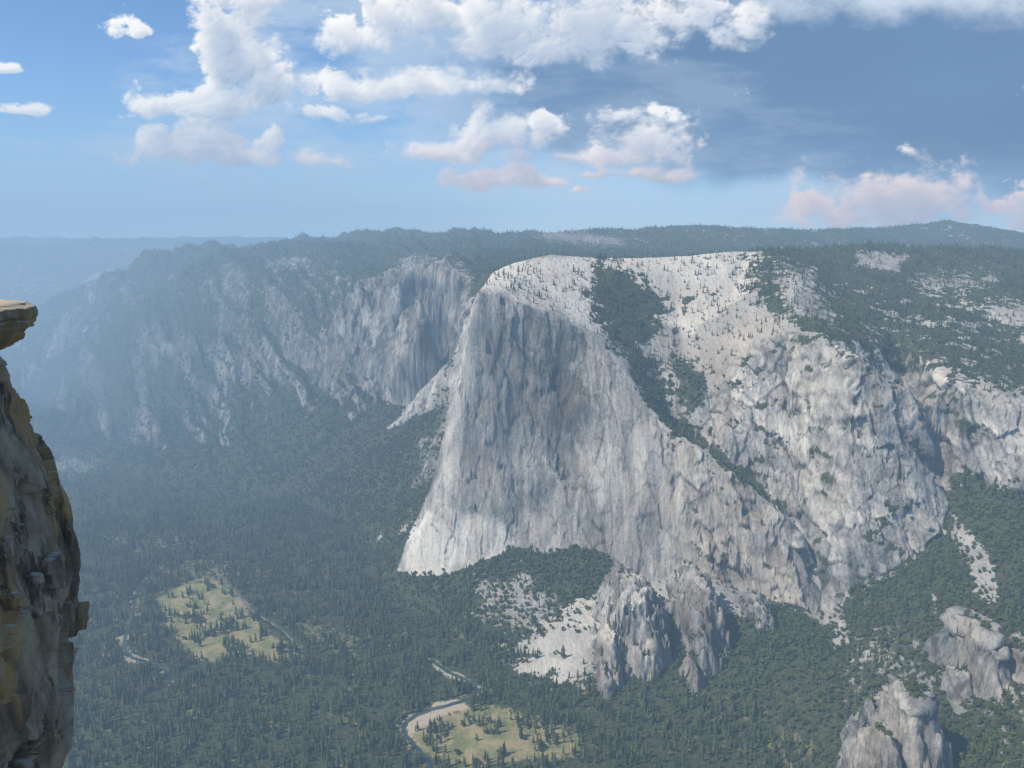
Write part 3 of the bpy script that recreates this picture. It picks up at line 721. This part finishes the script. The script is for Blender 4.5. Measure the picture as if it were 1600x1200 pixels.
o=b.n('ShaderNodeOutputMaterial'); b.l(ad.outputs[0],o.inputs['Volume']); me.materials.append(am)
try: am.cycles.volume_step_rate=.35
except Exception as ex: print(ex)
# ---------------------------------------------------------------- clouds : far shell 32 km away
uu=np.linspace(-.86,.86,1650); vv_=np.linspace(-.01,.36,480)
U,Vv=np.meshgrid(uu,vv_)
def uv(px,py): x,y,z=P(px,py,1.0); return x,z-CZ
w1=fbm(U*9,Vv*9,o=3)*.010; w2=fbm(U*9+40,Vv*9,o=3)*.008
def field(bl,k=.2,flat=1.7,wu=w1,wv=w2):
    acc=np.full(U.shape,-2.)
    for (px,py,rx,ry) in bl:
        u0,v0=uv(px,py); a=(U+wu-u0)*F/rx; c_=(Vv+wv-v0)*F/ry; c_=np.where(c_<0,c_*flat,c_)
        d_=1-np.sqrt(a*a+c_*c_); h=np.clip(.5+.5*(acc-d_)/k,0,1); acc=d_*(1-h)+acc*h+k*h*(1-h)
    return acc
white=[(400,-5,75,60),(350,40,55,55),(345,75,50,50),(385,105,70,45),(420,140,55,48),(335,160,95,32),(240,168,60,22),
(560,68,80,42),(640,50,120,60),(780,50,140,75),(930,30,190,90),(1060,25,125,75),(860,85,120,36),
(560,145,100,34),(520,180,70,22),(640,135,130,30),(760,132,85,26),(590,188,30,12),
(300,235,100,32),(315,222,50,26),(375,247,45,20),(505,252,65,22),(225,52,44,17),(40,175,50,14),(15,110,26,10),(432,220,20,34),
(690,240,65,18),(750,215,42,48),(805,225,48,42),(855,192,35,18),(780,286,90,22),(870,288,24,13),(903,299,16,9),(890,243,36,14),
(1000,228,75,48),(965,250,50,26),(1010,274,80,14),(1390,325,120,60),(1300,340,95,40),(1480,315,100,52),(1580,325,115,50),(1357,271,16,8),(1265,345,60,24)]
def bill(x,y,o,g=.5):
    s=0;a=1.;f=1.;t=0
    for i in range(o): s=s+a*np.abs(perlin(x*f+i*13.1,y*f+i*3.7))*2.2; t+=a; a*=g; f*=2.07
    return s/t
Bw=np.maximum(field(white),-1)
Bw+=.26*sst(.36,.46,U)*(1-sst(.06,.09,Vv))
bl=bill(U*15+w1*30,Vv*18+w2*30,6)
fb=fbm(U*7+3,Vv*11,o=7,gain=.64); fb2=fbm(U*40+3,Vv*60,o=4,gain=.65)
Ds=Bw+(bill(U*15+w1*30,Vv*18+w2*30,4,.42)-.42)*.95+fbm(U*7+3,Vv*11,o=3)*.5+.03
D=Bw+(bl-.42)*.85+fb*.68+fb2*.20+.05
wisp=field([(520,150,180,60),(720,150,170,60),(880,200,150,80),(900,250,190,60),(1050,250,240,70),(780,240,180,70),(330,180,170,60),(420,130,90,100),(1000,170,200,60),(300,240,160,40),(500,250,110,34),(620,60,220,90),(1250,320,260,60),(420,60,110,90)],.3,1.,w1*2,w2*2)
Wi=sst(-.35,1.0,wisp+fbm(U*6,Vv*22,o=6,gain=.62)*.9)*.62
soft=sst(-.6,.3,fbm(U*12+30,Vv*20,o=3))
alpha=sst(-.05,.36+.65*soft.clip(0,1)*(1-.7*(U<-.27)*(Vv>.12)),D)
dc=np.clip(Ds,0,1.2)
occ=np.zeros(U.shape)
sh=lambda A,du,dv: np.roll(np.roll(A,-int(round(du)),axis=1),-int(round(dv)),axis=0)
for k in range(1,12): occ+=sh(dc,-k*2.4,k*4.8)*(1/11.)
gy,gx_=np.gradient(np.sqrt(dc+.06)); rel=(-gy*1.0+gx_*.7)*7
litv=np.clip(np.exp(-occ*1.7)*.98+np.clip(rel,-.35,.35)*.5+.06*fb2,0,1)
low=sst(.03,.16,Vv)
def lerp(a,b,t): return np.array(a)*(1-t[...,None])+np.array(b)*t[...,None]
litc=lerp((1.18,.83,.68),(1.16,1.12,1.06),low); shc=lerp((.54,.47,.50),(.42,.52,.69),low)
cw=shc*(1-litv[...,None])+litc*litv[...,None]  # sunlit and shaded cloud sides painted into the glowing colour
storm=[(1400,110,640,170),(1250,170,460,110),(1650,200,520,190),(1000,120,240,80),(1480,220,420,110),(1150,200,300,70),(1560,40,420,110),(930,100,170,60),(1300,240,300,60)]
Bs=field(storm,.3,1.3,w1*3,w2*3)
Sa=sst(-.28,.45,Bs+.15*fbm(U*3.5,Vv*9,o=4)+.02*fb2)*.96
sn=fbm(U*2.2+9,Vv*6,o=3)
dark=np.clip(.58+.35*sn-.6*(sst(.07,.12,Vv)*(1-sst(.12,.20,Vv)))*sst(.2,.6,U),0,1)
cs=lerp((.070,.145,.29),(.15,.275,.47),dark)
topb=sst(.250,.30,Vv+.02*fb)*sst(.2,.35,U); cs=cs*(1-topb[...,None])+np.array((.72,.80,.90))*topb[...,None]
hz=(1-sst(-.01,.15,Vv))*.8; wc0=np.array((.60,.74,.87))  # pale horizon haze painted into the shell colour
col=wc0*hz[...,None]; A=hz
col=col*(1-Sa[...,None])+cs*Sa[...,None]; A=A*(1-Sa)+Sa
wc=np.array((.62,.74,.88)); a2=Wi*(1-.6*Sa); col=col*(1-a2[...,None])+wc*a2[...,None]; A=A*(1-a2)+a2
col=col*(1-alpha[...,None])+cw*alpha[...,None]; A=A*(1-alpha)+alpha
edge=sst(-.86,-.8,U)*(1-sst(.8,.86,U))*(1-sst(.33,.36,Vv))
colu=col/np.maximum(A,1e-3)[...,None]; A=A*edge
RS=32000.; ln=np.sqrt(U*U+1+Vv*Vv); sc_=np.stack([U/ln*RS,1/ln*RS,Vv/ln*RS+CZ],-1).reshape(-1,3)
nr_,nc_=U.shape; idx=np.arange(nr_*nc_).reshape(nr_,nc_)
qd=np.stack([idx[:-1,:-1],idx[:-1,1:],idx[1:,1:],idx[1:,:-1]],-1).reshape(-1,4)
cm_,nt=nmat('cloud_vapour'); b=NB(nt)
at=b.n('ShaderNodeAttribute',attribute_name='vapour'); em=b.n('ShaderNodeEmission'); b.l(at.outputs['Color'],em.inputs[0])
tr=b.n('ShaderNodeBsdfTransparent'); mx=b.n('ShaderNodeMixShader'); b.l(at.outputs['Alpha'],mx.inputs[0]); b.l(tr.outputs[0],mx.inputs[1]); b.l(em.outputs[0],mx.inputs[2])
o=b.n('ShaderNodeOutputMaterial'); b.l(mx.outputs[0],o.inputs[0])
try: cm_.cycles.emission_sampling='NONE'
except Exception as ex: print(ex)
co_=meshobj('sky',sc_,qd,cm_); a=co_.data.attributes.new('vapour','FLOAT_COLOR','POINT')
a.data.foreach_set('color',np.concatenate([colu,A[...,None]],-1).astype(np.float32).ravel())
co_['label']='white cumulus and dark storm cloud in a blue sky'; co_['category']='sky'; co_['kind']='structure'
# ---------------------------------------------------------------- world / sun / camera
S=Vector((-.59,-.22,.77)).normalized()
w=bpy.data.worlds.new('World'); scene.world=w; w.use_nodes=True; nt=w.node_tree; nt.nodes.clear(); b=NB(nt)
st=b.n('ShaderNodeTexSky',sky_type='NISHITA'); st.sun_disc=False; st.sun_elevation=math.asin(S.z); st.sun_rotation=math.atan2(S.x,S.y); st.altitude=2200; st.air_density=1.0; st.dust_density=.6
hue=b.vm('MULTIPLY',st.outputs[0],(.82,1.10,1.32))
bg=b.n('ShaderNodeBackground'); b.l(hue,bg.inputs[0]); bg.inputs[1].default_value=.115
wo=b.n('ShaderNodeOutputWorld'); b.l(bg.outputs[0],wo.inputs[0])
ld=bpy.data.lights.new('sun','SUN'); ld.energy=5; ld.angle=math.radians(.5); ld.color=(1,.92,.79)
lo=bpy.data.objects.new('sun',ld); coll.objects.link(lo); lo.rotation_euler=(-S).to_track_quat('-Z','Y').to_euler(); lo.location=(0,0,3000)
cam=bpy.data.cameras.new('camera'); cam.sensor_width=36; cam.lens=27; cam.clip_start=.5; cam.clip_end=80000
cmo=bpy.data.objects.new('camera',cam); coll.objects.link(cmo); cmo.location=(0,0,CZ); cmo.rotation_euler=(math.pi/2-PITCH,0,0); scene.camera=cmo
print('done',time.time()-T0)
